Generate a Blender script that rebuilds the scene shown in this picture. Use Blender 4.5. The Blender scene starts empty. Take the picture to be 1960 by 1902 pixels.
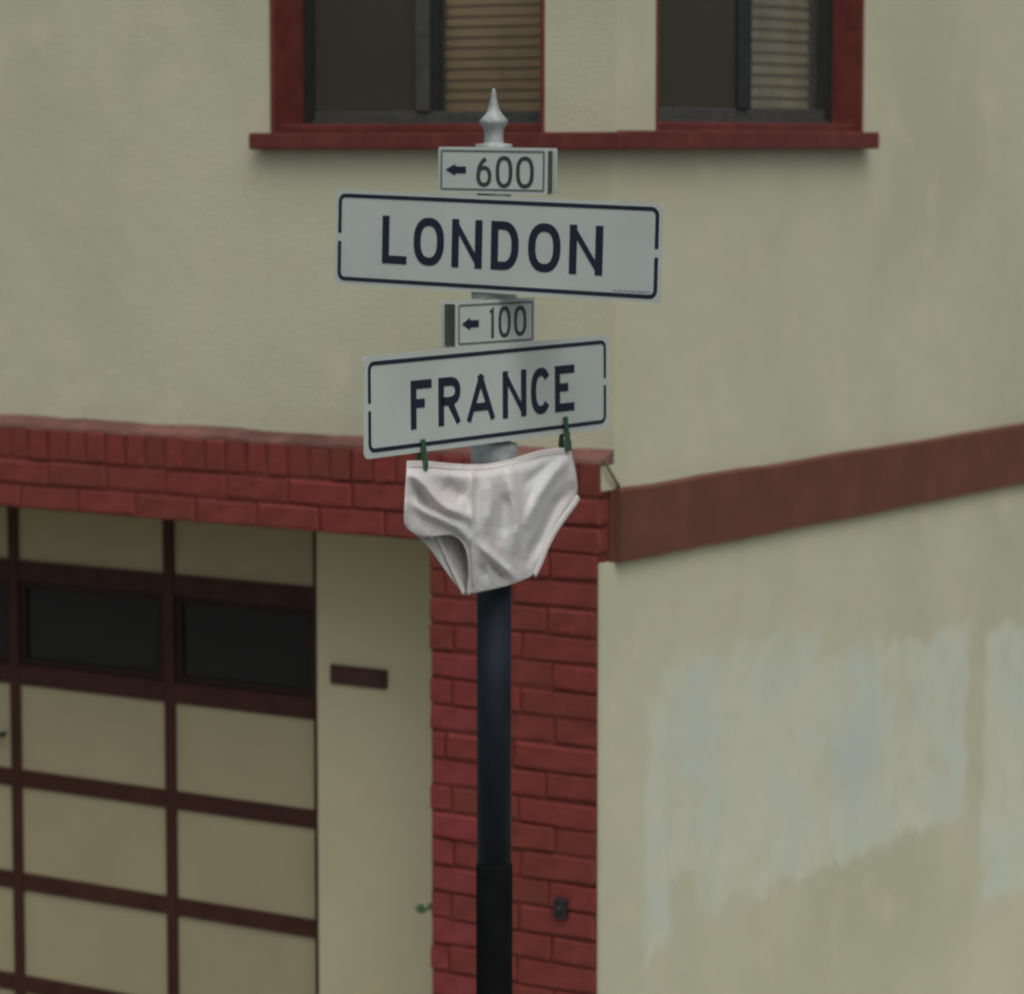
import bpy, bmesh, math, random
from mathutils import Vector, Matrix
random.seed(7)
S = bpy.context.scene
COL = S.collection
R = math.radians

# ------------------------------------------------------------------ camera
FPX = 6350.0                      # focal length in photo units (photo 1960 wide)
TH = math.atan(671 / FPX)         # pitch below horizontal
EYE = Vector((0, 0, 3.2))
cam = bpy.data.cameras.new('camera')
cam.sensor_width = 36.0
cam.lens = FPX / 1960 * 36.0
cam.clip_start = 0.05
cam.clip_end = 2000
cam.dof.use_dof = True
cam.dof.focus_distance = 6.55
cam.dof.aperture_fstop = 4.2
camo = bpy.data.objects.new('camera', cam)
COL.objects.link(camo)
camo.location = EYE
camo.rotation_euler = (math.pi / 2 - TH, 0, 0)
S.camera = camo

# ------------------------------------------------------------------ sky and sun (overcast)
SUN_AZ, SUN_EL = R(166), R(58)
w = bpy.data.worlds.new('World')
S.world = w
w.use_nodes = True
nt = w.node_tree
bg = nt.nodes['Background']
sky = nt.nodes.new('ShaderNodeTexSky')
sky.sky_type = 'NISHITA'
sky.sun_disc = False
sky.sun_elevation = SUN_EL
sky.sun_rotation = SUN_AZ
sky.air_density = 1.0
sky.dust_density = 6.0
sky.ozone_density = 1.0
hs = nt.nodes.new('ShaderNodeHueSaturation')      # overcast: a whiter sky
hs.inputs['Saturation'].default_value = 0.5
nt.links.new(sky.outputs[0], hs.inputs['Color'])
nt.links.new(hs.outputs[0], bg.inputs[0])
bg.inputs[1].default_value = 0.115
sl = bpy.data.lights.new('sun', 'SUN')
sl.energy = 0.65
sl.angle = R(60)
sl.color = (1.0, 0.95, 0.86)
so = bpy.data.objects.new('sun', sl)
COL.objects.link(so)
sd = Vector((math.sin(SUN_AZ) * math.cos(SUN_EL), math.cos(SUN_AZ) * math.cos(SUN_EL), math.sin(SUN_EL)))
so.rotation_euler = sd.to_track_quat('Z', 'Y').to_euler()
so.location = (0, -10, 20)
S.view_settings.view_transform = 'Standard'
S.view_settings.look = 'None'
S.view_settings.exposure = -0.26
S.view_settings.gamma = 1.0
S.cycles.filter_width = 2.2

# ------------------------------------------------------------------ pixel -> direction
AX, AU, AF = Vector((1, 0, 0)), Vector((0, math.sin(TH), math.cos(TH))), Vector((0, math.cos(TH), -math.sin(TH)))
def ray(px, py):
    return AX * ((px - 980) / FPX) + AU * ((951 - py) / FPX) + AF
def on(px, py, p, n):
    d = ray(px, py)
    return EYE + d * ((p - EYE).dot(n) / d.dot(n))

# building frame: x = outward normal of the right-hand facade, y = into the building from the left-hand facade
YAW = R(-33.8)
d0 = ray(1152, 1000)
CORNER = EYE + d0 * (8.7 / d0.y)
CORNER.z = 0
BM = Matrix.Translation(CORNER) @ Matrix.Rotation(YAW, 4, 'Z')
BI = BM.inverted()
BX, BY = Vector((math.cos(YAW), math.sin(YAW), 0)), Vector((-math.sin(YAW), math.cos(YAW), 0))
def onY(px, py, y):               # pixel on a plane parallel to the left facade, building coordinates
    return BI @ on(px, py, CORNER + BY * y, BY)
def onX(px, py, x):
    return BI @ on(px, py, CORNER + BX * x, BX)

# ------------------------------------------------------------------ material helpers
def srgb(r, g, b):
    f = lambda c: (c / 255 / 12.92) if c / 255 <= 0.04045 else ((c / 255 + 0.055) / 1.055) ** 2.4
    return (f(r), f(g), f(b), 1)
class NT:
    def __init__(s, name):
        s.m = bpy.data.materials.new(name)
        s.m.use_nodes = True
        s.t = s.m.node_tree
        s.b = s.t.nodes['Principled BSDF']
        s.tc = s.t.nodes.new('ShaderNodeTexCoord')
    def n(s, typ, **kw):
        nd = s.t.nodes.new(typ)
        for k, v in kw.items(): setattr(nd, k, v)
        return nd
    def l(s, a, b): s.t.links.new(a, b)
    def noise(s, scale, detail=4, rough=0.55, vec=None, stretch=None):
        nd = s.n('ShaderNodeTexNoise')
        nd.inputs['Scale'].default_value = scale
        nd.inputs['Detail'].default_value = detail
        nd.inputs['Roughness'].default_value = rough
        v = vec or s.tc.outputs['Object']
        if stretch:
            mp = s.n('ShaderNodeMapping')
            mp.inputs['Scale'].default_value = stretch
            s.l(v, mp.inputs[0]); v = mp.outputs[0]
        s.l(v, nd.inputs['Vector'])
        return nd.outputs['Fac']
    def math(s, op, a, b=None, clamp=False):
        nd = s.n('ShaderNodeMath', operation=op, use_clamp=clamp)
        for i, v in enumerate((a, b)):
            if v is None: continue
            if isinstance(v, (int, float)): nd.inputs[i].default_value = v
            else: s.l(v, nd.inputs[i])
        return nd.outputs[0]
    def ramp(s, fac, lo, hi, a=0.0, b=1.0):
        nd = s.n('ShaderNodeMapRange', interpolation_type='SMOOTHSTEP')
        s.l(fac, nd.inputs[0])
        nd.inputs[1].default_value, nd.inputs[2].default_value = lo, hi
        nd.inputs[3].default_value, nd.inputs[4].default_value = a, b
        return nd.outputs[0]
    def mix(s, fac, a, b, blend='MIX'):
        nd = s.n('ShaderNodeMix', data_type='RGBA', blend_type=blend)
        if isinstance(fac, (int, float)): nd.inputs[0].default_value = fac
        else: s.l(fac, nd.inputs[0])
        for i, v in ((6, a), (7, b)):
            if isinstance(v, tuple): nd.inputs[i].default_value = v
            else: s.l(v, nd.inputs[i])
        return nd.outputs[2]
    def color(s, c):
        if isinstance(c, tuple): s.b.inputs['Base Color'].default_value = c
        else: s.l(c, s.b.inputs['Base Color'])
    def bump(s, h, strength=0.3, dist=0.01):
        nd = s.n('ShaderNodeBump')
        nd.inputs['Strength'].default_value = strength
        nd.inputs['Distance'].default_value = dist
        s.l(h, nd.inputs['Height'])
        s.l(nd.outputs[0], s.b.inputs['Normal'])
    def rough(s, v):
        if isinstance(v, (int, float)): s.b.inputs['Roughness'].default_value = v
        else: s.l(v, s.b.inputs['Roughness'])
    def rnd(s): return s.n('ShaderNodeObjectInfo').outputs['Random']

def plain(name, base, var=0.15, scale=18, rough=0.6, bump=0.12, metal=0.0, spec=0.5, bd=0.002):
    t = NT(name)
    f = t.noise(scale, 5)
    lo = tuple(c * (1 - var) for c in base[:3]) + (1,)
    hi = tuple(min(1, c * (1 + var)) for c in base[:3]) + (1,)
    t.color(t.mix(t.ramp(f, 0.3, 0.7), lo, hi))
    t.rough(rough)
    t.b.inputs['Metallic'].default_value = metal
    t.b.inputs['Specular IOR Level'].default_value = spec
    if bump: t.bump(t.noise(scale * 5, 4), bump, bd)
    return t.m

CREAM = (0.615, 0.625, 0.455, 1)
def stucco(name, base, patches=(), blue=(0, 0)):
    t = NT(name)
    big = t.noise(0.9, 5, 0.6)
    mid = t.noise(5.0, 5, 0.6)
    streak = t.noise(2.2, 5, 0.65, stretch=(1, 1, 0.16))
    dark = tuple(c * k for c, k in zip(base[:3], (0.86, 0.87, 0.84))) + (1,)
    pink = (base[0] * 1.09, base[1] * 1.01, base[2] * 0.98, 1)
    c = t.mix(t.ramp(big, 0.35, 0.68), base, dark)
    c = t.mix(t.ramp(mid, 0.52, 0.75, 0, 0.75), c, pink)
    c = t.mix(t.ramp(streak, 0.55, 0.78, 0, 0.18), c, tuple(x * 0.78 for x in base[:3]) + (1,))
    if patches:
        sep = t.n('ShaderNodeSeparateXYZ')
        t.l(t.tc.outputs['Object'], sep.inputs[0])
        wa = t.math('MULTIPLY', t.math('SUBTRACT', t.noise(5.5, 4, 0.65), 0.5), 0.20)
        wb = t.math('MULTIPLY', t.math('SUBTRACT', t.noise(7.5, 4, 0.6, stretch=(1, 1.0, 0.5)), 0.5), 0.24)
        yy = t.math('ADD', sep.outputs[1], wa)
        zz = t.math('ADD', sep.outputs[2], wb)
        acc = None
        for (y0, y1, z0, z1, amt) in patches:
            dy = t.math('SUBTRACT', t.math('ABSOLUTE', t.math('SUBTRACT', yy, (y0 + y1) / 2)), (y1 - y0) / 2)
            dz = t.math('SUBTRACT', t.math('ABSOLUTE', t.math('SUBTRACT', zz, (z0 + z1) / 2)), (z1 - z0) / 2)
            mk = t.ramp(t.math('MAXIMUM', dy, dz), -0.035, 0.022, amt, 0.0)
            acc = mk if acc is None else t.math('MAXIMUM', acc, mk)
        acc = t.math('MULTIPLY', acc, t.ramp(t.noise(9, 5, 0.7), 0.25, 0.55, 0.55, 1.0))
        acc = t.math('MULTIPLY', acc, t.ramp(t.noise(4.2, 5, 0.65), 0.32, 0.52, 0.5, 1.0))
        grey = t.mix(t.ramp(t.noise(3.1, 4), 0.4, 0.66), (0.66, 0.69, 0.56, 1), (0.61, 0.68, 0.58, 1))
        cy, cz = blue
        dd = t.math('SQRT', t.math('ADD', t.math('POWER', t.math('SUBTRACT', yy, cy), 2), t.math('POWER', t.math('SUBTRACT', zz, cz), 2)))
        grey = t.mix(t.ramp(dd, 0.06, 0.22, 0.75, 0.0), grey, (0.545, 0.635, 0.565, 1))
        c = t.mix(acc, c, grey)
    t.color(c)
    t.rough(0.9)
    t.b.inputs['Specular IOR Level'].default_value = 0.2
    t.bump(t.math('ADD', t.noise(140, 4, 0.6), t.math('MULTIPLY', t.noise(9, 4), 1.6)), 0.35, 0.006)
    return t.m

def red_paint(name, base, perobj=0.0, rough=0.65):
    t = NT(name)
    f = t.noise(14, 6, 0.6)
    lo = tuple(c * 0.78 for c in base[:3]) + (1,)
    hi = (base[0] * 1.18, base[1] * 1.25, base[2] * 1.22, 1)
    c = t.mix(t.ramp(f, 0.3, 0.72), lo, hi)
    if perobj:
        rn = t.rnd()
        c = t.mix(t.ramp(rn, 0, 1, 0, perobj), c, (base[0] * 1.35, base[1] * 1.0, base[2] * 1.25, 1))
        c = t.mix(t.ramp(t.math('FRACT', t.math('MULTIPLY', rn, 7.31)), 0.4, 1, 0, perobj), c, (base[0] * 0.75, base[1] * 1.1, base[2] * 0.8, 1))
    grime = t.ramp(t.noise(3.2, 5, 0.7), 0.55, 0.8, 0, 0.5)
    c = t.mix(grime, c, (base[0] * 0.62, base[1] * 0.8, base[2] * 0.75, 1))
    t.color(c)
    t.rough(rough)
    t.b.inputs['Specular IOR Level'].default_value = 0.3
    t.bump(t.noise(70, 5, 0.6), 0.35, 0.004)
    return t.m

M = {}
M['stucco'] = stucco('cream_stucco', CREAM)
M['brick'] = red_paint('painted_brick', (0.20, 0.042, 0.033, 1), 0.32)
M['brick_pink'] = red_paint('pinker_painted_brick', (0.235, 0.043, 0.045, 1), 0.25)
M['mortar'] = red_paint('painted_mortar', (0.165, 0.033, 0.026, 1))
M['band'] = plain('band_paint', (0.152, 0.060, 0.040, 1), 0.10, 7, 0.7, 0.2, spec=0.3)
M['trim'] = red_paint('trim_paint', (0.150, 0.036, 0.030, 1))
M['doorframe'] = red_paint('garage_frame_paint', (0.048, 0.015, 0.009, 1))
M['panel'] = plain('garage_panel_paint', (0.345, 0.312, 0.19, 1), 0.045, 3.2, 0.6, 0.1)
M['bay'] = stucco('bay_paint', (0.53, 0.505, 0.335, 1))
M['paneframe'] = red_paint('pane_frame_paint', (0.020, 0.008, 0.006, 1))
M['wash'] = plain('weathered_ledge', (0.175, 0.080, 0.068, 1), 0.35, 9, 0.85, 0.4)
M['alu'] = plain('weathered_aluminium', (0.085, 0.09, 0.085, 1), 0.2, 30, 0.5, 0.05, 0.3)
M['darkalu'] = plain('dark_window_seal', (0.022, 0.026, 0.026, 1), 0.2, 30, 0.5, 0.05)
M['blind'] = plain('tan_blind', (0.40, 0.255, 0.125, 1), 0.2, 4, 0.55, 0)
M['blind2'] = plain('beige_blind', (0.36, 0.325, 0.235, 1), 0.2, 5, 0.55, 0)
M['sign'] = plain('white_sign_enamel', (0.53, 0.60, 0.56, 1), 0.05, 6, 0.42, 0.03)
M['ink'] = plain('dark_blue_black_ink', (0.012, 0.016, 0.036, 1), 0.1, 20, 0.5, 0)
M['ink2'] = plain('grey_green_ink', (0.040, 0.055, 0.058, 1), 0.1, 20, 0.5, 0)
M['border'] = plain('thin_grey_line', (0.14, 0.16, 0.16, 1), 0.1, 20, 0.5, 0)
M['smallprint'] = plain('faint_print', (0.30, 0.31, 0.36, 1), 0.1, 20, 0.5, 0)
M['galv'] = plain('galvanised_steel', (0.36, 0.40, 0.39, 1), 0.22, 40, 0.55, 0.05, 0.15)
M['edge'] = plain('dark_plate_edge', (0.07, 0.075, 0.06, 1), 0.2, 30, 0.6, 0)
M['pole'] = plain('dark_blue_grey_paint', (0.0135, 0.020, 0.028, 1), 0.25, 14, 0.65, 0.06, spec=0.25)
M['sleeve'] = plain('black_paint', (0.0075, 0.0085, 0.0085, 1), 0.25, 14, 0.8, 0.06, spec=0.06)
M['green'] = plain('green_plastic', (0.038, 0.105, 0.055, 1), 0.15, 40, 0.4, 0)
M['steel'] = plain('spring_steel', (0.35, 0.35, 0.35, 1), 0.1, 40, 0.4, 0, 0.8)
M['cottontrim'] = plain('white_elastic', (0.72, 0.69, 0.66, 1), 0.06, 60, 0.9, 0.25)
M['leaf'] = plain('leaf_green', (0.05, 0.11, 0.05, 1), 0.3, 60, 0.6, 0)
M['fitting'] = plain('dark_fitting', (0.022, 0.018, 0.022, 1), 0.3, 60, 0.5, 0)
M['slot'] = plain('dark_brown_plate', (0.055, 0.020, 0.014, 1), 0.2, 30, 0.55, 0.05)
M['asphalt'] = plain('asphalt', (0.055, 0.055, 0.055, 1), 0.3, 6, 0.9, 0.5)
M['concrete'] = plain('pavement_concrete', (0.42, 0.40, 0.36, 1), 0.15, 4, 0.9, 0.3)  # unseen pavement, made paler to bounce light into the garage recess
M['room'] = plain('dim_room_paint', (0.25, 0.23, 0.2, 1), 0.1, 2, 0.9, 0)
M['roof'] = plain('roof_felt', (0.12, 0.12, 0.12, 1), 0.2, 6, 0.9, 0.3)
M['tan_line'] = plain('plain_tan', (0.19, 0.15, 0.095, 1), 0.2, 30, 0.7, 0)

def cotton():
    t = NT('white_cotton')
    c = t.mix(t.ramp(t.noise(9, 4), 0.35, 0.7), (0.67, 0.70, 0.68, 1), (0.74, 0.695, 0.685, 1))
    t.color(c)
    t.rough(0.95)
    t.b.inputs['Specular IOR Level'].default_value = 0.1
    t.b.inputs['Sheen Weight'].default_value = 0.15
    t.bump(t.math('ADD', t.noise(260, 3), t.math('MULTIPLY', t.noise(26, 4, stretch=(1, 1, 0.5)), 3.0)), 0.45, 0.006)
    return t.m
M['cotton'] = cotton()

def glass(name, tint, refl=1.0):
    m = bpy.data.materials.new(name)
    m.use_nodes = True
    t = m.node_tree
    t.nodes.clear()
    o = t.nodes.new('ShaderNodeOutputMaterial')
    mx = t.nodes.new('ShaderNodeMixShader')
    tr = t.nodes.new('ShaderNodeBsdfTransparent')
    tr.inputs[0].default_value = tint
    gl = t.nodes.new('ShaderNodeBsdfGlossy')
    gl.inputs['Roughness'].default_value = 0.04
    gl.inputs[0].default_value = (0.9, 0.95, 0.92, 1)
    fr = t.nodes.new('ShaderNodeFresnel')
    fr.inputs[0].default_value = 1.45
    ge = t.nodes.new('ShaderNodeNewGeometry')
    mr = t.nodes.new('ShaderNodeMapRange')          # the back face of the sheet has the inverse index
    mr.inputs[3].default_value, mr.inputs[4].default_value = 1.45, 1 / 1.45
    t.links.new(ge.outputs['Backfacing'], mr.inputs[0])
    t.links.new(mr.outputs[0], fr.inputs[0])
    mu = t.nodes.new('ShaderNodeMath'); mu.operation = 'MULTIPLY'; mu.inputs[1].default_value = refl
    t.links.new(fr.outputs[0], mu.inputs[0])
    t.links.new(mu.outputs[0], mx.inputs[0])
    t.links.new(tr.outputs[0], mx.inputs[1])
    t.links.new(gl.outputs[0], mx.inputs[2])
    t.links.new(mx.outputs[0], o.inputs[0])
    return m
M['glass'] = glass('window_glass', (0.93, 0.95, 0.93, 1), 1.0)
M['garageglass'] = glass('garage_glass', (0.25, 0.28, 0.26, 1), 1.7)
M['screen'] = glass('dark_insect_screen', (0.62, 0.61, 0.56, 1), 0.5)
def haze_mix(m, amt, col):              # woven mesh of the screen; on the panes, painted haze lightening the glass
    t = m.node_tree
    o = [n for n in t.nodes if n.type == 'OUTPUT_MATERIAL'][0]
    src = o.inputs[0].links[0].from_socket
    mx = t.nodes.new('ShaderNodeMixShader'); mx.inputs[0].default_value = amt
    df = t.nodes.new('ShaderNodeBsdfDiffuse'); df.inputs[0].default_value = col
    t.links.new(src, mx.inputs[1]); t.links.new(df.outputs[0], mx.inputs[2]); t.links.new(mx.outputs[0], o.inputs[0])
haze_mix(M['screen'], 0.45, (0.12, 0.122, 0.088, 1))
haze_mix(M['garageglass'], 0.10, (0.16, 0.17, 0.15, 1))  # pale haze painted in for the reflection on the garage panes
haze_mix(M['glass'], 0.10, (0.30, 0.29, 0.26, 1))  # slight haze painted into the window glass

# ------------------------------------------------------------------ mesh helpers
def link(name, me, mat, parent=None, smooth=False):
    o = bpy.data.objects.new(name, me)
    COL.objects.link(o)
    if mat and not me.materials: me.materials.append(mat)
    if parent: o.parent = parent
    if smooth:
        for p in me.polygons: p.use_smooth = True
    return o
def empty(name, loc, rot=(0, 0, 0), parent=None):
    o = bpy.data.objects.new(name, None)
    o.empty_display_size = 0.1
    COL.objects.link(o)
    o.location = loc
    o.rotation_euler = rot
    if parent: o.parent = parent
    return o
def tag(o, label, cat, group=None, kind=None):
    if label: o['label'] = label
    if cat: o['category'] = cat
    if group: o['group'] = group
    if kind: o['kind'] = kind
    return o
class MB:
    def __init__(s): s.v, s.f = [], []
    def add(s, vs, fs):
        b = len(s.v)
        s.v += [tuple(v) for v in vs]
        s.f += [tuple(i + b for i in f) for f in fs]
        return s
    def box(s, x0, x1, y0, y1, z0, z1):
        x0, x1 = sorted((x0, x1)); y0, y1 = sorted((y0, y1)); z0, z1 = sorted((z0, z1))
        return s.add([(x0, y0, z0), (x1, y0, z0), (x1, y1, z0), (x0, y1, z0), (x0, y0, z1), (x1, y0, z1), (x1, y1, z1), (x0, y1, z1)],
                     [(0, 3, 2, 1), (4, 5, 6, 7), (0, 1, 5, 4), (1, 2, 6, 5), (2, 3, 7, 6), (3, 0, 4, 7)])
    def tube(s, pts, r, seg=10, cap=True, flat=None):
        pts = [Vector(p) for p in pts]
        rs = r if isinstance(r, (list, tuple)) else [r] * len(pts)
        b = len(s.v)
        pn = None
        for i, p in enumerate(pts):
            t = (pts[min(i + 1, len(pts) - 1)] - pts[max(i - 1, 0)]).normalized()
            if pn is None:
                a = Vector((0, 0, 1)) if abs(t.z) < 0.9 else Vector((1, 0, 0))
                n = t.cross(a).normalized()
            else:
                n = (pn - t * pn.dot(t)).normalized()
            pn = n
            bb = t.cross(n)
            for k in range(seg):
                a = 2 * math.pi * k / seg
                q = n * math.cos(a) * rs[i] + bb * math.sin(a) * rs[i]
                if flat is not None: q -= flat * q.dot(flat) * 0.6
                s.v.append(tuple(p + q))
        for i in range(len(pts) - 1):
            for k in range(seg):
                k2 = (k + 1) % seg
                s.f.append((b + i * seg + k, b + i * seg + k2, b + (i + 1) * seg + k2, b + (i + 1) * seg + k))
        if cap:
            s.f.append(tuple(b + k for k in reversed(range(seg))))
            s.f.append(tuple(b + (len(pts) - 1) * seg + k for k in range(seg)))
        return s
    def lathe(s, prof, seg=24, c=(0, 0, 0)):
        b = len(s.v)
        for r, z in prof:
            for k in range(seg):
                a = 2 * math.pi * k / seg
                s.v.append((c[0] + r * math.cos(a), c[1] + r * math.sin(a), c[2] + z))
        for i in range(len(prof) - 1):
            for k in range(seg):
                k2 = (k + 1) % seg
                s.f.append((b + i * seg + k, b + i * seg + k2, b + (i + 1) * seg + k2, b + (i + 1) * seg + k))
        s.f.append(tuple(b + k for k in reversed(range(seg))))
        s.f.append(tuple(b + (len(prof) - 1) * seg + k for k in range(seg)))
        return s
    def prism(s, poly, d0, d1, fn):
        n = len(poly)
        vs = [fn(u, v, d0) for u, v in poly] + [fn(u, v, d1) for u, v in poly]
        fs = [tuple(range(n)), tuple(reversed(range(n, 2 * n)))] + [(i, (i + 1) % n + 0, (i + 1) % n + n, i + n) for i in range(n)]
        return s.add(vs, fs)
    def mesh(s, name, bevel=0, seg=1, fix=True):
        me = bpy.data.meshes.new(name)
        me.from_pydata(s.v, [], s.f)
        if fix or bevel:
            bm = bmesh.new(); bm.from_mesh(me)
            bmesh.ops.recalc_face_normals(bm, faces=bm.faces)
            if bevel: bmesh.ops.bevel(bm, geom=list(bm.edges), offset=bevel, segments=seg, affect='EDGES', profile=0.6)
            bm.to_mesh(me); bm.free()
        me.update()
        return me
    def build(s, name, mat, parent=None, bevel=0, seg=1, smooth=False):
        return link(name, s.mesh(name, bevel, seg), mat, parent, smooth)

# ================================================================== THE SETTING
g = MB().box(-400, 400, -400, 400, -0.34, -0.14).build('road', M['asphalt']); g['kind'] = 'structure'
def arc_poly(x0, y1, r, big):
    # pavement outline in the building frame: street corner at (x0, y1)
    p = [(-big, y1)]
    for k in range(13):
        a = -math.pi / 2 + math.pi / 2 * k / 12
        p.append((x0 - r + r * math.cos(a), y1 + r + r * math.sin(a)))
    p += [(x0, big), (-big, big)]
    return p
pv = MB().prism(arc_poly(2.35, -2.75, 2.2, 18), -0.14, 0.0, lambda u, v, d: BM @ Vector((u, v, d)))
pv = pv.build('pavement', M['concrete']); pv['kind'] = 'structure'
o_, i_ = arc_poly(2.50, -2.90, 2.35, 18), arc_poly(2.352, -2.752, 2.202, 18)
kb = MB()
for k in range(len(o_) - 3):
    q = [o_[k], o_[k + 1], i_[k + 1], i_[k]]
    kb.prism(q, -0.14, 0.004, lambda u, v, d: BM @ Vector((u, v, d)))
k0 = kb.build('kerb', M['concrete']); k0['kind'] = 'structure'

# ================================================================== THE BUILDING
B = empty('corner_building', CORNER, (0, 0, YAW))
tag(B, 'cream stucco corner house with red brick garage surround and dark red window trim', 'building')
UP = 0.06                                   # plane of the upper left wall; brick veneer front is y = 0
WING, DOOR = 0.35, 0.41                     # recessed garage bay
ZROOF = 6.1
LX, LY = -4.7, 11.0                         # far ends of the two facades

# measured levels
zs0, zs1 = 3.19, 3.237                      # window sill
z_head = (onY(602, 1020, 0).z + onY(60, 974, 0).z) / 2          # underside of the brick header
CR = 0.0745                                 # brick course
z_r3 = z_head + CR
z_r2 = z_head + 2 * CR
z_top = z_r2 + 0.098                        # top of the rowlock course
x_pl = onY(821, 1450, 0).x                  # left edge of the brick pier
x_gl = x_pl - 3.3                           # left end of the garage bay
# left window opening
wl0, wl1 = onY(517, 120, UP).x, onY(1043, 120, UP).x
# right window opening
wr0, wr1 = onX(1255, 120, 0).y, onX(1652, 120, 0).y
ZW = zs1 + 1.32
T = 0.25
YC = min(UP + T, wr0 - 0.002)              # the corner block stops short of the side window
# left facade wall (front at y = UP)
m = MB()
m.box(LX, wl0, UP, UP + T, z_head, ZROOF).box(wl1, -0.004, UP, YC, z_head, ZROOF)
m.box(wl0, wl1, UP, UP + T, z_head, zs1 - 0.02).box(wl0, wl1, UP, UP + T, ZW, ZROOF)
m.box(x_pl + 0.004, -0.004, UP, YC, 0, z_head)
m.box(LX, x_gl, UP, UP + T, 0, z_head)
m.box(x_gl - 0.1, x_pl + 0.15, UP + T, DOOR + 0.12, z_head + 0.002, z_head + 0.3)       # deep lintel over the garage bay
m.build('front_wall', M['stucco'], B)
# right facade wall (face at x = 0)
def pbox(a, b, c, d):
    p = [onX(x, y, 0) for x, y in ((a, b), (c, d))]
    return (p[0].y, p[1].y, p[1].z, p[0].z)
patches = [pbox(1272, 1265, 1560, 1590) + (0.9,), pbox(1330, 1330, 1850, 1560) + (0.95,), pbox(1236, 1340, 1282, 1830) + (1.0,),
           pbox(1250, 1440, 1360, 1640) + (0.8,), pbox(1610, 1235, 1690, 1400) + (0.75,), pbox(1884, 1200, 1990, 1690) + (0.95,), pbox(1290, 1225, 1345, 1330) + (0.7,),
           pbox(2030, 1300, 2330, 1600) + (0.8,)]
bl = onX(1640, 1455, 0)
M['stucco_patched'] = stucco('cream_stucco_repainted', CREAM, patches, (bl.y, bl.z))
zb0 = onX(1168, 1080, 0.022).z             # band under and upper edge
zb1 = onX(1168, 941, 0.022).z
m = MB()
m.box(-0.004, 0, UP, YC, 0, ZROOF).box(-T, 0, YC, wr0, 0, ZROOF).box(-T, 0, wr1, LY, 0, ZROOF)
m.box(-T, 0, wr0, wr1, 0, zs1 - 0.02).box(-T, 0, wr0, wr1, ZW, ZROOF)
m.build('side_wall', M['stucco_patched'], B)
# stucco skin on the side of the brick pier, interrupted where the band is
m = MB()
m.box(-0.012, 0.0, 0.002, UP, 0, zb0).box(-0.012, 0.0, 0.006, UP, zb1, z_top - 0.01)
m.build('pier_return', M['stucco'], B)
# closed shell: back walls, floors, roof
m = MB()
m.box(LX, LX + T, UP + T, LY - T, 0, ZROOF).box(LX, -T, LY - T, LY, 0, ZROOF)
m.build('back_wall', M['stucco'], B)
MB().box(LX + T, -T, UP + T + 0.4, LY - T, 2.62, 2.80).build('upper_floor', M['room'], B)
MB().box(LX + T, -T, DOOR + 1.6, DOOR + 1.8, 0, 2.62).build('room_wall', M['room'], B)
MB().box(LX + T, -T, 2.6, 2.75, 2.80, ZROOF).build('room_wall', M['room'], B)
MB().box(-2.6, -2.45, UP + T, LY - T, 2.80, ZROOF).build('room_wall', M['room'], B)
MB().box(LX - 0.15, 0.15, UP - 0.15, LY + 0.15, ZROOF, ZROOF + 0.22).build('roof', M['roof'], B)

# band on the right facade, slightly wavy plaster edge
m = MB()
N = 60
ys = [UP + 0.002 + (LY - UP) * (i / N) ** 1.6 for i in range(N + 1)]
vs, fs = [], []
for i, y in enumerate(ys):
    a = zb1 + 0.0015 * math.sin(i * 0.9) + random.uniform(-0.0012, 0.0012)
    c = zb0 + random.uniform(-0.002, 0.002)
    vs += [(-0.004, y, c), (0.022, y, c), (0.022, y, a - 0.004), (0.012, y, a), (-0.004, y, a + 0.003)]
for i in range(N):
    for k in range(5):
        k2 = (k + 1) % 5
        fs.append((i * 5 + k, i * 5 + k2, i * 5 + 5 + k2, i * 5 + 5 + k))
fs += [(4, 3, 2, 1, 0), tuple(N * 5 + k for k in range(5))]
m.add(vs, fs).build('band', M['band'], B)
MB().box(-0.014, 0.001, 0.0462, UP + 0.0015, zb0, zb1).build('band_return', M['band'], B)
# thin tan line running down from the pier top
wp = [onX(1152, 876, 0.006), onX(1160, 888, 0.012), onX(1168, 903, 0.014), onX(1177, 918, 0.012), onX(1185, 931, 0.006)]
MB().tube(wp, 0.0045, 8).build('tan_line', M['tan_line'], B)

# ---------------- brick veneer (each brick its own object)
V = empty('brick_veneer', (0, 0, 0), parent=B)
m = MB()
m.box(x_pl + 0.006, -0.0125, 0.0055, UP, 0, z_head + 0.002)
m.box(x_gl, -0.0125, 0.0055, UP, z_head + 0.002, z_top - 0.004)
m.build('mortar', M['mortar'], V)
def brick_mesh(l, d, h, n):
    out = []
    for k in range(n):
        m = MB().box(0, 1, 0, 1, 0, 1)
        m.v = [(x * l, y * d, z * h) for x, y, z in m.v]
        me = m.mesh('brick', 0.0075, 2)
        rr = random.Random(k + int(l * 1000))
        for v in me.vertices:
            v.co.x += rr.uniform(-0.0022, 0.0022); v.co.z += rr.uniform(-0.0024, 0.0024); v.co.y += rr.uniform(-0.0018, 0.0018)
        me.materials.append(M['brick'])
        out.append(me)
    return out
BL, BH, JT = 0.2235, 0.0745, 0.0075
stretch = brick_mesh(BL - JT, 0.045, BH - JT, 6)
half = brick_mesh(0.10, 0.045, BH - JT, 4)
rowl = brick_mesh(0.0745 - JT, 0.045, 0.098 - JT, 6)
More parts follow.
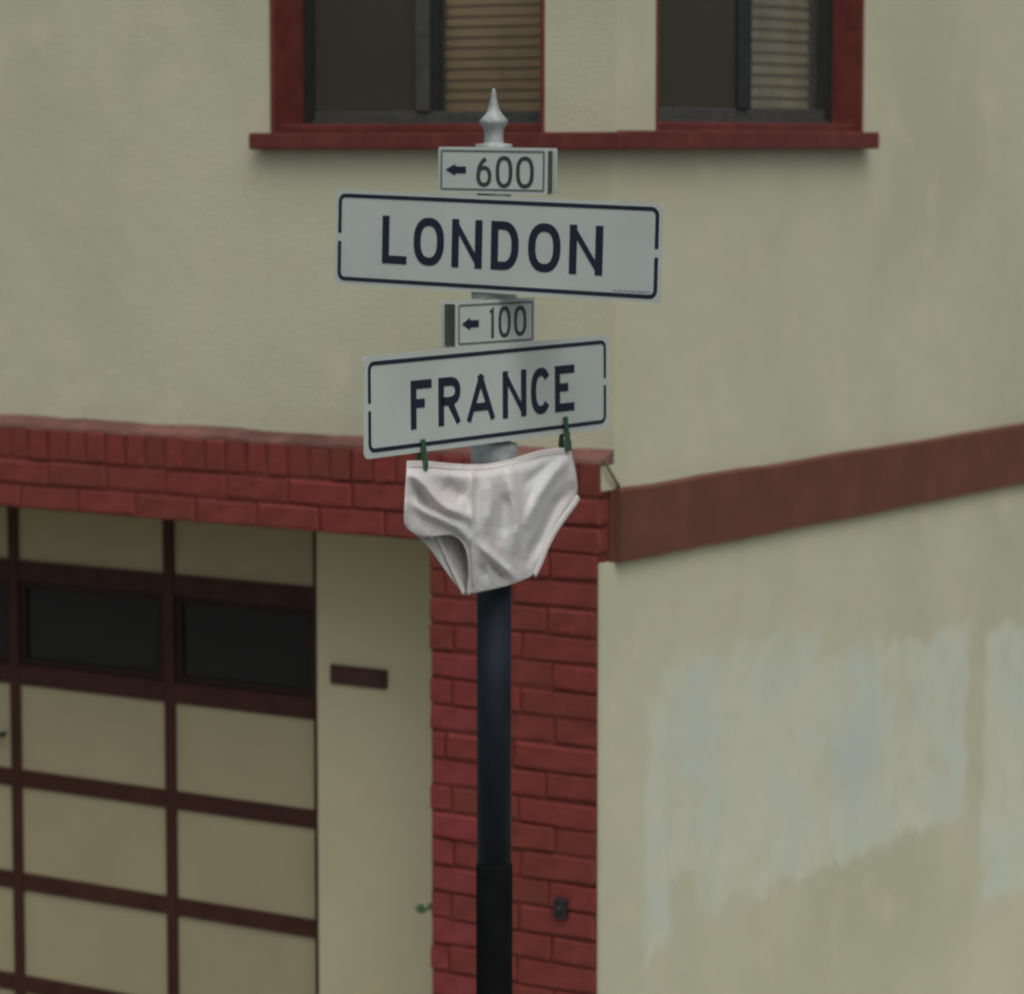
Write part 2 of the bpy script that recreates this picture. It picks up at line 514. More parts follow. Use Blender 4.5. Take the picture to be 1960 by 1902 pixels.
def brick(x0, x1, z, meshes, full):
    o = bpy.data.objects.new('brick', random.choice(meshes))
    COL.objects.link(o)
    o.parent = V
    o.location = (x0 + JT / 2, random.uniform(-0.004, 0.003), z + JT / 2 + random.uniform(-0.001, 0.001))
    o.scale.x = (x1 - x0 - JT) / full
    if x1 < -0.30 and 0.2 < z < z_head - 0.30:      # a later, pinker coat on the inner side of the pier
        o.material_slots[0].link = 'OBJECT'
        o.material_slots[0].material = M['brick_pink']
    o.rotation_euler = (random.uniform(-0.022, 0.022), random.uniform(-0.014, 0.014) * min(1, 0.12 / (x1 - x0)), random.uniform(-0.012, 0.012))
    return o
def course(xl, xr, z, first):
    x = xr
    nx = xr - first
    while x > xl + 0.002:
        if nx < xl + 0.045: nx = xl
        ln = x - nx
        brick(nx, x, z, stretch if ln > 0.14 else half, (BL - JT) if ln > 0.14 else 0.10)
        x, nx = nx, nx - BL
XR = -0.003
k = 0
z = z_head - CR
while z > -0.02:
    course(x_pl + random.uniform(-0.004, 0.006), XR - (0.010 if z < zb0 - 0.03 else 0), z, (0.147 if k % 2 == 0 else 0.147 + BL / 2) + random.uniform(-0.018, 0.018))
    z -= CR; k += 1
course(x_gl, XR, z_head, 0.147 + BL / 2)
course(x_gl, XR, z_r3, 0.147)
x = XR
while x > x_gl + 0.02:
    brick(x - 0.0745, x, z_r2, rowl, 0.0745 - JT)
    x -= 0.0745
# sloped weathered top of the veneer
m = MB()
N = 46
vs, fs = [], []
for i in range(N + 1):
    x = -0.0005 + (x_gl + 0.0005) * i / N
    e = random.uniform(-0.003, 0.003)
    vs += [(x, 0.0035 + random.uniform(-0.002, 0.002), z_top - 0.006), (x, 0.006 + random.uniform(-0.002, 0.003), z_top + 0.004 + e * 0.3), (x, UP - 0.0005, z_top + 0.026 + e), (x, UP - 0.0005, z_top - 0.006)]
for i in range(N):
    for k in range(4):
        k2 = (k + 1) % 4
        fs.append((i * 4 + k, i * 4 + k2, i * 4 + 4 + k2, i * 4 + 4 + k))
fs += [(0, 1, 2, 3), tuple(N * 4 + k for k in range(4))]
m.add(vs, fs).build('ledge', M['wash'], V)

# ---------------- garage bay
xw = onY(608, 1400, WING).x                # edge of the flat wing wall beside the door
MB().box(xw, x_pl + 0.15, WING, WING + 0.2, 0, z_head + 0.002).build('wing_wall', M['bay'], B)
MB().box(x_pl + 0.004, x_pl + 0.15, UP + T, WING, 0, z_head + 0.002).build('bay_side_wall', M['bay'], B)
m = MB().box(x_gl - 0.15, x_gl, UP + T, DOOR + 0.12, 0, z_head + 0.002)
m.build('bay_side_wall', M['bay'], B)
G = empty('garage_door', (0, 0, 0), parent=B)
zrow = [onY(170, y, DOOR).z for y in (1104, 1300, 1505, 1706, 1906)]
pitch = (zrow[0] - zrow[4]) / 4
rails = [zrow[0] - i * pitch for i in range(-1, 9)]
rh = 33 * pitch / 200                       # rail height
xs1 = onY(28, 1400, DOOR).x
xs2 = onY(323.5, 1400, DOOR).x
cp = xs2 - xs1
sw = 0.040
xend = onY(612, 1400, DOOR).x
stiles = [xs2 - cp * k for k in range(0, 5)]
doorL = stiles[-1] - sw / 2
doorR = max(xw, xend) + 0.06
ztopd = z_head + 0.03
# stiles run through, rails are cut between them
xst = xend - 0.021
cols = [(stiles[i + 1] + sw / 2, stiles[i] - sw / 2) for i in range(len(stiles) - 1)] + [(stiles[0] + sw / 2, xst)]
for x in stiles:
    MB().box(x - sw / 2, x + sw / 2, DOOR, DOOR + 0.035, 0.02, ztopd).build('stile', M['doorframe'], G, 0.003)
MB().box(xst, doorR, DOOR - 0.004, DOOR + 0.035, 0.02, ztopd).build('stile', M['doorframe'], G, 0.003)
MB().box(x_gl, doorL, DOOR - 0.02, DOOR + 0.1, 0, ztopd).build('jamb', M['doorframe'], G)
for (a, c) in cols:
    zz = [ztopd + 0.2] + rails[1:]
    for i, zr in enumerate(rails[1:]):
        if zr < 0.05: continue
        h = rh * (1.15 if i in (0, 1) else 1.0)
        MB().box(a, c, DOOR + 0.002, DOOR + 0.033, zr - h / 2, zr + h / 2).build('rail', M['doorframe'], G, 0.003)
    tops = [ztopd] + [zr - rh / 2 for zr in rails[1:]]
    bots = [zr + rh / 2 for zr in rails[1:]] + [0.02]
    for i, (zt, zbm) in enumerate(zip(tops, bots)):
        if zt < 0.1: break
        zbm = max(zbm, 0.03)
        if i == 1:
            f = 0.026
            fm = MB().box(a, a + f, DOOR + 0.010, DOOR + 0.03, zbm, zt).box(c - f, c, DOOR + 0.010, DOOR + 0.03, zbm, zt)
            fm.box(a + f, c - f, DOOR + 0.010, DOOR + 0.03, zbm, zbm + f).box(a + f, c - f, DOOR + 0.010, DOOR + 0.03, zt - f, zt)
            fm.build('pane_frame', M['paneframe'], G)
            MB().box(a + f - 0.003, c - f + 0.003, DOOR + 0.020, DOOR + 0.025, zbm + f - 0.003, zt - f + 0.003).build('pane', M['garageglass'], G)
        else:
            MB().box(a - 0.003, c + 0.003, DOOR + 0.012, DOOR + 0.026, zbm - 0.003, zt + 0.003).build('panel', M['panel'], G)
hp = onY(6, 1403, DOOR)
m = MB().tube([(hp.x, DOOR + 0.012, hp.z), (hp.x, DOOR - 0.022, hp.z)], 0.006, 8)
m.tube([(hp.x - 0.03, DOOR - 0.022, hp.z), (hp.x + 0.02, DOOR - 0.022, hp.z - 0.004)], 0.006, 8)
m.build('handle', M['darkalu'], G)
# dark plate with a flap on the wing wall
pc = onY(689, 1294, WING)
pw = abs(onY(743, 1300, WING).x - onY(635, 1287, WING).x)
ph = 40 * (pc + CORNER - CORNER).length * 0 + 0.056
sl_ = MB().box(pc.x - pw / 2, pc.x + pw / 2, WING - 0.012, WING - 0.0005, pc.z - ph / 2, pc.z + ph / 2).build('mail_slot', M['slot'], B, 0.003)
MB().box(pc.x - pw / 2 + 0.012, pc.x + pw / 2 - 0.012, WING - 0.017, WING - 0.0115, pc.z - ph / 2 + 0.012, pc.z + ph / 2 - 0.008).build('flap', M['slot'], sl_, 0.002)
# small dark fitting on the pier
fp = onY(1076, 1737, -0.005)
ft = MB().box(fp.x - 0.019, fp.x + 0.019, -0.020, 0.004, fp.z - 0.028, fp.z + 0.028).build('wall_fitting', M['fitting'], B, 0.006, 3)
fb = MB().lathe([(0.009, 0.017), (0.009, 0.024), (0.006, 0.026)], 14)
fb.v = [(fp.x + x, -0.002 - z, fp.z + y) for x, y, z in fb.v]
fb.build('button', M['darkalu'], ft, smooth=True)

# ---------------- windows
def window(side):
    W = empty('window', (0, 0, 0), parent=B)
    if side == 'L':
        a0, a1, depth, bm = wl0, wl1, 0.135, M['blind']
        P = lambda u0, u1, d0, d1, z0, z1: MB().box(u0, u1, UP + d0, UP + d1, z0, z1)
        pix = lambda x, y, d: onY(x, y, UP + d).x
        pz = lambda x, y, d: onY(x, y, UP + d).z
    else:
        a0, a1, depth, bm = wr0, wr1, 0.095, M['blind2']
        P = lambda u0, u1, d0, d1, z0, z1: MB().box(-d0, -d1, u0, u1, z0, z1)
        pix = lambda x, y, d: onX(x, y, -d).y
        pz = lambda x, y, d: onX(x, y, -d).z
    lin = 0.014
    # painted lining of the opening
    for (u0, u1) in ((a0, a0 + lin), (a1 - lin, a1)):
        P(u0, u1, -0.004, depth + 0.05, zs1 - 0.012, ZW).build('lining', M['trim'], W, 0.003)
    P(a0 + lin, a1 - lin, -0.004, depth + 0.05, ZW - lin, ZW).build('lining', M['trim'], W)
    # sill
    if side == 'L':
        sx = onY(475, 265, UP - 0.05).x
        MB().box(sx, 0.048, UP - 0.050, UP - 0.001, zs0, zs1).build('sill', M['trim'], W, 0.006, 2)
        P(a0, a1, -0.001, depth + 0.05, zs0 + 0.02, zs1 - 0.002).build('sill_board', M['trim'], W, 0.002)
    else:
        sy = onX(1683, 265, 0.05).y
        MB().box(0.001, 0.052, UP - 0.001, sy, zs0 + 0.002, zs1 + 0.004).build('sill', M['trim'], W, 0.006, 2)
        P(a0, a1, -0.001, depth + 0.05, zs0 + 0.02, zs1 - 0.002).build('sill_board', M['trim'], W, 0.002)
    u0, u1 = a0 + lin, a1 - lin
    zr = pz(780, 214, depth) if side == 'L' else pz(1420, 208, depth)
    fw = 0.035
    F0, F1 = depth, depth + 0.05
    zf = pz(780, 238, depth) if side == 'L' else pz(1420, 236, depth)
    P(u0, u1, 0.02, F1, zs1 - 0.001, zf).build('sill_board', M['trim'], W, 0.004)
    P(u0, u0 + fw, F0, F1, zf, ZW - lin).build('frame', M['darkalu'], W)
    P(u1 - fw, u1, F0, F1, zf, ZW - lin).build('frame', M['darkalu'], W)
    P(u0 + fw, u1 - fw, F0, F1, ZW - lin - fw, ZW - lin).build('frame', M['alu'], W)
    P(u0 + fw, u1 - fw, F0 - 0.006, F1, zf, zf + 0.010).build('frame', M['alu'], W, 0.002)
    P(u0 + fw, u1 - fw, F0 + 0.006, F1, zf + 0.010, zr).build('bottom_rail', M['alu'], W, 0.002)
    if side == 'L':
        s0, s1 = pix(796, 120, depth), pix(821, 120, depth)
        P(s0, s1, F0 - 0.004, F1, zr, ZW - lin - fw).build('meeting_stile', M['alu'], W, 0.002)
        P(s1, s1 + 0.022, F0 + 0.012, F1, zr, ZW - lin - fw).build('meeting_stile', M['darkalu'], W)
        s1 += 0.022
    else:
        s0, s1 = pix(1413, 120, depth), pix(1437, 120, depth)
        P(s0, s1, F0 - 0.004, F1, zr, ZW - lin - fw).build('meeting_stile', M['darkalu'], W, 0.002)
        P(s1, s1 + 0.018, F0 + 0.012, F1, zr, ZW - lin - fw).build('meeting_stile', M['alu'], W)
        s1 += 0.018
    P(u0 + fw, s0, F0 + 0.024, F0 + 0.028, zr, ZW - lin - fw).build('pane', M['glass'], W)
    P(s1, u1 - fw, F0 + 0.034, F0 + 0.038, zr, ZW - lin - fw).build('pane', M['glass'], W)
    P(u0 + fw, s0, F0 + 0.010, F0 + 0.012, zr, ZW - lin - fw).build('insect_screen', M['screen'], W)
    # venetian blind: each slat a tilted, slightly crowned strip
    pt = 0.029 if side == 'L' else 0.033
    zz = zr - 0.01
    D = F1 + 0.020
    rr = random.Random(3 if side == 'L' else 4)
    while zz < ZW - 0.05:
        tl = pt * 0.60 + rr.uniform(-0.0015, 0.0015)
        m = MB()
        prof = [(-0.0055, -tl), (-0.002, -tl * 0.15), (0.0055, tl)]
        vs = []
        for u in (u0 + 0.012, u1 - 0.012):
            sag = rr.uniform(-0.0015, 0.0015)
            for d, h in prof:
                for tt in (0, 0.0012):
                    if side == 'L': vs.append((u, UP + D + d, zz + h + sag + tt))
                    else: vs.append((-(D + d), u, zz + h + sag + tt))
        m.add(vs, [(0, 2, 8, 6), (2, 4, 10, 8), (1, 7, 9, 3), (3, 9, 11, 5), (0, 6, 7, 1), (4, 5, 11, 10), (0, 1, 3, 2), (2, 3, 5, 4), (6, 8, 9, 7), (8, 10, 11, 9)])
        m.build('slat', bm, W)
        zz += pt
    m = MB()
    for q in (0.2, 0.72):
        uu = u0 + (u1 - u0) * q
        p = (uu, UP + D - 0.013) if side == 'L' else (-(D - 0.013), uu)
        m.tube([(p[0], p[1], zr - 0.02), (p[0], p[1], ZW - 0.03)], 0.0012, 5)
    m.build('blind_cord', bm, W)
    P(u0 + 0.01, u1 - 0.01, D - 0.018, D + 0.018, ZW - 0.05, ZW - lin - 0.001).build('blind_head_rail', bm, W)
    return W
window('L')
window('R')

# ================================================================== STREET SIGN
pr = ray(945.5, 700)
PO = EYE + pr * (7.2 / pr.y)
PO.z = 0
PRAD = 0.0380
SG = empty('street_sign', PO)
tag(SG, 'street name sign on a dark pole with two crossed white name plates and pointed finial', 'street sign')
def zpole(py): return on(945, py, PO, Vector((0, -1, 0))).z
zsl, zdk = zpole(1650), zpole(1010)
ztip = zpole(170)
zcap = zpole(276)
MB().lathe([(PRAD + 0.0022, 0.0), (PRAD + 0.0022, zsl - 0.006), (PRAD + 0.0002, zsl)], 32).build('sleeve', M['sleeve'], SG, smooth=True)
MB().lathe([(PRAD, zsl - 0.01), (PRAD, zdk)], 32).build('post', M['pole'], SG, smooth=True)
MB().lathe([(PRAD - 0.001, zdk - 0.002), (PRAD - 0.001, zcap - 0.01)], 32).build('upper_post', M['galv'], SG, smooth=True)
fz = lambda py: zpole(py)
MB().lathe([(0.040, zcap - 0.02), (0.040, zcap), (0.021, zcap + 0.002), (0.0215, fz(271)), (0.0205, fz(262)), (0.0212, fz(252)), (0.0235, fz(245)), (0.0280, fz(240)), (0.0305, fz(234)), (0.0298, fz(230)), (0.0250, fz(225)), (0.0185, fz(219)), (0.0140, fz(213)), (0.0110, fz(205)), (0.0076, fz(192)), (0.0048, fz(178)), (0.0030, fz(171)), (0.0006, fz(169))], 28).build('finial', M['galv'], SG, smooth=True)
MB().lathe([(PRAD + 0.012, zpole(887)), (PRAD + 0.013, zpole(880)), (PRAD + 0.013, zpole(852)), (PRAD + 0.010, zpole(848)), (PRAD - 0.002, zpole(847))], 32).build('collar', M['galv'], SG, smooth=True)
MB().lathe([(PRAD - 0.002, zpole(578)), (PRAD + 0.010, zpole(574)), (PRAD + 0.012, zpole(560)), (PRAD + 0.004, zpole(552))], 32).build('collar', M['sign'], SG, smooth=True)

# ---- stroke lettering
def arc(cx, cy, rx, ry, a0, a1, n=12, e=2.3):
    out = []
    for i in range(n + 1):
        a = R(a0 + (a1 - a0) * i / n)
        c, s = math.cos(a), math.sin(a)
        out.append((cx + rx * math.copysign(abs(c) ** (2 / e), c), cy + ry * math.copysign(abs(s) ** (2 / e), s)))
    return out
GL = {
    'L': [([(0, 1.0), (0, 0), (1, 0)], 0)],
    'O': [(arc(.5, .5, .5, .5, 0, 350, 35, 2.35), 1)],
    '0': [(arc(.5, .5, .5, .5, 0, 350, 35, 2.5), 1)],
    'N': [([(0, 0), (0, 1)], 0), ([(1, 0), (1, 1)], 0), ([(0.0, 1), (1.0, 0)], 0)],
    'D': [([(0, 0), (0, 1)] + arc(.42, .5, .58, .5, 90, -90, 18, 2.3), 1)],
    'F': [([(0, 0), (0, 1), (1, 1)], 0), ([(0, .53), (.72, .53)], 0)],
    'E': [([(1, 1), (0, 1), (0, 0), (1, 0)], 0), ([(0, .53), (.74, .53)], 0)],
    'R': [([(0, 0), (0, 1)] + arc(.5, .75, .5, .25, 90, -90, 14, 2.4) + [(0.0, .5)], 0), ([(.5, .5), (1.0, 0)], 0)],
    'A': [([(0, 0), (.5, 1.0)], 0), ([(1, 0), (.5, 1.0)], 0), ([(.17, .27), (.83, .27)], 0)],
    'C': [(arc(.5, .5, .5, .5, 38, 322, 26, 2.35), 0)],
    '1': [([(.5, 0), (.5, 1), (.0, .86)], 0)],
    '6': [(arc(.5, .32, .5, .32, 0, 350, 28, 2.2), 1), (arc(.95, .38, .93, .62, 178, 108, 10, 2.0), 0)],
}
def ribbon(mb, pts, closed, wd, d0, d1, vertical_ends=True):
    P_ = [Vector(p) for p in pts]
    n = len(P_)
    Lf, Rt = [], []
    for i in range(n):
        pa = P_[(i - 1) % n] if (closed or i > 0) else None
        pb = P_[(i + 1) % n] if (closed or i < n - 1) else None
        t1 = (P_[i] - pa).normalized() if pa is not None else None
        t2 = (pb - P_[i]).normalized() if pb is not None else None
        if t1 is None: t1 = t2
        if t2 is None: t2 = t1
        n1, n2 = Vector((-t1.y, t1.x)), Vector((-t2.y, t2.x))
        nn = (n1 + n2)
        nn = nn.normalized() if nn.length > 1e-6 else n1
        k = 1 / max(0.45, nn.dot(n1))
        Lf.append(P_[i] + nn * wd / 2 * k); Rt.append(P_[i] - nn * wd / 2 * k)
    vs = [(p.x, p.y) for p in Lf] + [(p.x, p.y) for p in Rt]
    b = []
    for dd in (d0, d1): b += [(u, v, dd) for u, v in vs]
    N2 = 2 * n
    fs = []
    for i in range(n if closed else n - 1):
        j = (i + 1) % n
        fs += [(i, j, n + j, n + i), (N2 + i, N2 + n + i, N2 + n + j, N2 + j), (i, N2 + i, N2 + j, j), (n + i, n + j, N2 + n + j, N2 + n + i)]
    if not closed:
        fs += [(0, n, N2 + n, N2), (n - 1, N2 + n - 1, N2 + 2 * n - 1, 2 * n - 1)]
    mb.add(b, fs)
def glyph(ch, u0, u1, v0, v1, sw_, d):
    mb = MB()
    w_, h_ = u1 - u0 - sw_, v1 - v0 - sw_
    for i, (pts, cl) in enumerate(GL[ch]):
        q = []
        for (x, y) in pts:
            q.append((u0 + sw_ / 2 + x * w_, v0 + sw_ / 2 + y * h_))
        if not cl:      # square ends reach the letter box
            for e in (0, -1):
                o = 1 if e == 0 else -2
                a, c = Vector(q[e]), Vector(q[o])
                if abs(pts[e][1]) < 1e-6 or abs(pts[e][1] - 1) < 1e-6 or abs(pts[e][0] - 1) < 1e-6:
                    q[e] = tuple(a + (a - c).normalized() * sw_ * 0.5)
        ribbon(mb, q, cl, sw_ * (1.0 if not (ch in 'NA' and i == 2) else 0.92), d - 0.0004, d + 0.0009 + 0.0002 * i)
    mb.v = [(min(max(u, u0), u1), min(max(v, v0), v1), dd) for u, v, dd in mb.v]
    return mb

class Plate:
    """A flat plate in a vertical plane; local u along its length, v up, d towards the viewer."""
    def __init__(s, quad, yaw, off, margin):
        a = R(yaw)
        s.h = Vector((math.cos(a), math.sin(a), 0)); s.n = Vector((math.sin(a), -math.cos(a), 0)); s.up = Vector((0, 0, 1))
        s.p = PO + s.n * off
        w3 = [on(x, y, s.p, s.n) for x, y in quad]
        w2 = [Vector(((q - s.p).dot(s.h), q.z)) for q in w3]
        tl, tr, br, bl = w2
        s.roll = (math.atan2((tr - tl).y, (tr - tl).x) + math.atan2((br - bl).y, (br - bl).x)) / 2
        s.c = (tl + tr + br + bl) / 4
        s.w = ((tr - tl).length + (br - bl).length) / 2
        s.ht = ((tl - bl).length + (tr - br).length) / 2
        s.m = margin
        c, k = math.cos(s.roll), math.sin(s.roll)
        s.uu = s.h * c + s.up * k
        s.vv = s.up * c - s.h * k
        s.o = s.p + s.h * s.c.x; s.o.z = s.c.y
    def world(s, u, v, d=0): return s.o + s.uu * u + s.vv * v + s.n * d
    def loc(s, px, py, d=0.0):
        q = on(px, py, s.p + s.n * d, s.n) - s.o
        return q.dot(s.uu), q.dot(s.vv)
    def put(s, mb, name, mat, parent, **kw):
        mb.v = [tuple(s.world(*v) - PO) for v in mb.v]
        return mb.build(name, mat, parent, **kw)
def rrect(w_, h_, r, n=6):
    out = []
    for cx, cy, a0 in ((w_ / 2 - r, h_ / 2 - r, 0), (-w_ / 2 + r, h_ / 2 - r, 90), (-w_ / 2 + r, -h_ / 2 + r, 180), (w_ / 2 - r, -h_ / 2 + r, 270)):
        for i in range(n + 1):
            a = R(a0 + 90 * i / n)
            out.append((cx + r * math.cos(a), cy + r * math.sin(a)))
    return out
ID = lambda u, v, d: (u, v, d)
def make_plate(name, pl, gap, back_gap, bw, bcol, rc=0.014, th=0.003):
    """front plate + border, and its twin on the other side of the pole"""
    W_, H_ = pl.w + 2 * pl.m, pl.ht + 2 * pl.m
    fm = MB().prism(rrect(W_, H_, rc * 0.8), -th, 0.0, ID)
    P_ = pl.put(fm, name, M['sign'], SG)
    if gap:
        loop = rrect(pl.w - bw, pl.ht - bw, rc)
        n = len(loop)
        right = [loop[-1], (pl.w / 2 - bw / 2, -gap / 2)]
        left_t = [(-pl.w / 2 + bw / 2, gap / 2)]
        top = [(pl.w / 2 - bw / 2, gap / 2)] + loop[:n // 2] + [(-pl.w / 2 + bw / 2, gap / 2)]
        bot = [(-pl.w / 2 + bw / 2, -gap / 2)] + loop[n // 2:] + [(pl.w / 2 - bw / 2, -gap / 2)]
        mb = MB()
        ribbon(mb, top, 0, bw, -0.0004, 0.0009); ribbon(mb, bot, 0, bw, -0.0004, 0.0009)
    else:
        mb = MB()
        ribbon(mb, rrect(pl.w - bw, pl.ht - bw, rc * 0.4), 1, bw, -0.0004, 0.0009)
    pl.put(mb, 'border', bcol, P_)
    if not gap:
        bk = MB().prism(rrect(W_, H_, rc * 0.8), -back_gap - th, -back_gap, ID)
        pl.put(bk, 'back_plate', M['sign'], SG)
    return P_
OFF = 0.058
LON = Plate([(650, 370), (1263, 397), (1257, 573), (645, 536)], -32, OFF, 0.008)
FRA = Plate([(703, 691), (1160, 652), (1159, 808), (706, 869)], 53, OFF, 0.012)
N6 = Plate([(843, 285), (1043, 291), (1042, 366), (844, 365)], -31, 0.050, 0.006)
N1 = Plate([(877, 582), (1021, 577), (1019, 650), (877, 662)], 52, 0.050, 0.007)
pl_lon = make_plate('name_plate', LON, 0.018, 0.116, 0.0085, M['ink'])
pl_lon['label'] = 'long white plate reading LONDON'
pl_fra = make_plate('name_plate', FRA, 0.016, 0.116, 0.0085, M['ink'])
pl_fra['label'] = 'long white plate reading FRANCE'
pl_600 = make_plate('number_plate', N6, 0, 0.040, 0.0042, M['border'], 0.006)
pl_600['label'] = 'small white plate with left arrow and 600'
pl_100 = make_plate('number_plate', N1, 0, 0.040, 0.0042, M['border'], 0.006)
pl_100['label'] = 'small white plate with left arrow and 100'

def text(pl, parent, boxes, sw_, mat, name='letter', v=None):
    for ch, x0, y0, x1, y1 in boxes:
        # box given by its left and right pixel columns and the rows of its top and bottom at the middle
        xm = (x0 + x1) / 2
        u0 = pl.loc(x0, (y0 + y1) / 2)[0]; u1 = pl.loc(x1, (y0 + y1) / 2)[0]
        if v: v0, v1 = v
        else: v1 = pl.loc(xm, y0)[1]; v0 = pl.loc(xm, y1)[1]
        pl.put(glyph(ch, u0, u1, v0, v1, sw_, 0.0), name, mat, parent)
hL = LON.ht
text(LON, pl_lon, [('L', 732, 413, 779, 505), ('O', 792, 417, 850, 514), ('N', 865, 420, 923, 516), ('D', 940, 424, 993, 520), ('O', 1011, 428, 1073, 526), ('N', 1090, 432, 1154, 528)], 0.0180, M['ink'], 'letter', (-0.277 * hL, 0.268 * hL))
hF = FRA.ht
text(FRA, pl_fra, [('F', 786, 728, 826, 824), ('R', 839, 724, 881, 815), ('A', 893, 717, 947, 808), ('N', 962, 709, 1007, 800), ('C', 1016, 703, 1054, 795), ('E', 1062, 697, 1099, 786)], 0.0185, M['ink'], 'letter', (-0.30 * hF, 0.245 * hF))
text(N6, pl_600, [('6', 912, 299, 941, 358), ('0', 949, 299, 981, 360), ('0', 988, 300, 1022, 361)], 0.0088, M['ink2'], 'digit')
text(N1, pl_100, [('1', 936, 587, 949, 647), ('0', 954, 586, 977, 646), ('0', 984, 585, 1007, 643)], 0.0090, M['ink2'], 'digit')
def arrow(pl, parent, x0, x1, yc, hpx):
    u0, v0 = pl.loc(x0, yc); u1, _ = pl.loc(x1, yc)
    h = hpx / 880 / 2
    hd = (u1 - u0) * 0.48
    poly = [(u0, v0), (u0 + hd, v0 + h * 1.05), (u0 + hd, v0 + h * 0.62), (u1, v0 + h * 0.62), (u1, v0 - h * 0.62), (u0 + hd, v0 - h * 0.62), (u0 + hd, v0 - h * 1.05)]
    pl.put(MB().prism(poly, -0.0004, 0.0010, ID), 'arrow', M['ink'], parent)
arrow(N6, pl_600, 853, 892, 325, 21)
arrow(N1, pl_100, 884, 916, 621, 22)
# illegible maker's line low on the upper plate
mb = MB()
x = 1174
rr = random.Random(5)
while x < 1246:
    wd = rr.uniform(3, 8)
    ua, va = LON.loc(x, 556 + (x - 1174) * 0.055); ub, _ = LON.loc(x + wd, 556 + (x - 1174) * 0.055)
    mb.prism([(ua, va - 0.0022), (ub, va - 0.0022), (ub, va + 0.0022), (ua, va + 0.0022)], -0.0003, 0.0006, ID)
    x += wd + rr.uniform(1.5, 3)
LON.put(mb, 'small_print', M['smallprint'], pl_lon)
# spacer brackets between the twin plates and the pole
for pl, bg_, wd in ((LON, 0.116, 0.05), (FRA, 0.116, 0.05), (N6, 0.040, 0.0), (N1, 0.040, 0.0)):
    mb = MB()
    uc = (PO - pl.o).dot(pl.uu)
    if wd:
        for s_ in (-1, 1):
            MBk = MB().box(uc + s_ * 0.0375, uc + s_ * 0.050, -pl.ht * 0.30, pl.ht * 0.30, -0.075, -0.0035)
            pl.put(MBk, 'bracket', M['galv'], SG)
    else:
        W_ = pl.w / 2 + pl.m
        e_ = W_ - 0.010
        for s_ in (-1, 1):
            pl.put(MB().box(s_ * (e_ - 0.006), s_ * e_, -pl.ht / 2, pl.ht / 2, -bg_ + 0.0005, -0.0035), 'spacer', M['edge'], SG)

# ================================================================== UNDERPANTS
U0 = FRA.world(0, 0, 0)
orig = on(940, 1000, FRA.p, FRA.n)
UB = on(898, 1138, FRA.p, FRA.n)
PN = empty('underpants', UB)
tag(PN, 'white cotton briefs pegged below the lower name plate', 'underpants')
FOLDS = [  # polyline in photo units, width, height in metres
    ([(789, 900), (808, 925), (835, 957), (851, 971), (876, 981), (898, 990)], 9, 0.0130),
    ([(845, 925), (872, 942), (890, 955)], 17, -0.0120),
    ([(797, 930), (809, 955), (824, 975)], 10, -0.0080),
    ([(790, 962), (820, 982), (851, 996), (876, 1008), (896, 1030)], 9, 0.0090),
    ([(784, 890), (781, 940), (779, 1000)], 6, 0.0070),
    ([(905, 895), (904, 960), (905, 1030), (907, 1120)], 5, 0.0050),
    ([(911, 915), (910, 960), (911, 1010)], 6, -0.0050),
    ([(962, 940), (964, 960), (960, 1000), (958, 1030)], 12, -0.0090),
    ([(977, 905), (983, 950), (990, 1005), (985, 1050)], 10, 0.0085),
    ([(935, 915), (940, 960), (932, 1010)], 11, 0.0060),
    ([(1060, 885), (1030, 905), (1005, 928)], 9, -0.0060),
    ([(1088, 875), (1060, 905), (1030, 950), (1010, 1000)], 11, 0.0110),
    ([(1088, 940), (1066, 962), (1048, 1000), (1034, 1032), (1010, 1072)], 12, -0.0120),
    ([(1100, 890), (1103, 930)], 7, 0.0060),
    ([(915, 1040), (945, 1070), (985, 1105)], 8, 0.0080),
    ([(918, 1080), (930, 1105)], 8, -0.0060),
    ([(940, 1078), (965, 1106)], 7, -0.0070),
    ([(830, 893), (880, 900), (950, 901)], 7, -0.0030)]
def relief(px, py):
    cx, cy = (px - 945) / 165, (py - 985) / 140
    r = 0.026 * max(0, 1 - cx * cx) * max(0, 1 - cy * cy * 0.7)
    for pts, wd, h in FOLDS:
        best, bt, acc = 1e9, 0, 0
        tot = sum(math.dist(a, b) for a, b in zip(pts, pts[1:]))
        for (x1, y1), (x2, y2) in zip(pts, pts[1:]):
            dx, dy = x2 - x1, y2 - y1
            L2 = dx * dx + dy * dy
            t = max(0, min(1, ((px - x1) * dx + (py - y1) * dy) / L2))
            q = (px - x1 - t * dx) ** 2 + (py - y1 - t * dy) ** 2
            if q < best: best, bt = q, (acc + t * L2 ** 0.5) / tot
            acc += L2 ** 0.5
        if best < 9 * wd * wd:
            r += h * 1.5 * math.exp(-best / (wd * wd)) * min(1, 0.35 + 3 * bt, 0.35 + 3 * (1 - bt))
    yt = 886 - max(0, px - 930) * 0.18
    k = max(0, min(1, (py - yt - 3) / 26))
    return r * k * k * (3 - 2 * k)
def surf(px, py, lift=0.0, back=False):
    if back:
        d = -0.006 - 0.010 * max(0, 1 - ((px - 945) / 165) ** 2)* max(0, 1 - ((py - 1000) / 140) ** 2)
    else:
        d = 0.004 + relief(px, py)
    return on(px, py, FRA.p + FRA.n * (d + lift), FRA.n)
def poly_at(pts, t):
    ls = [math.dist(a, b) for a, b in zip(pts, pts[1:])]
    s_ = t * sum(ls)
    for (a, b), l in zip(zip(pts, pts[1:]), ls):
        if s_ <= l or (a, b) == (pts[-2], pts[-1]):
            k = min(1, s_ / l)
            return (a[0] + (b[0] - a[0]) * k, a[1] + (b[1] - a[1]) * k)
        s_ -= l
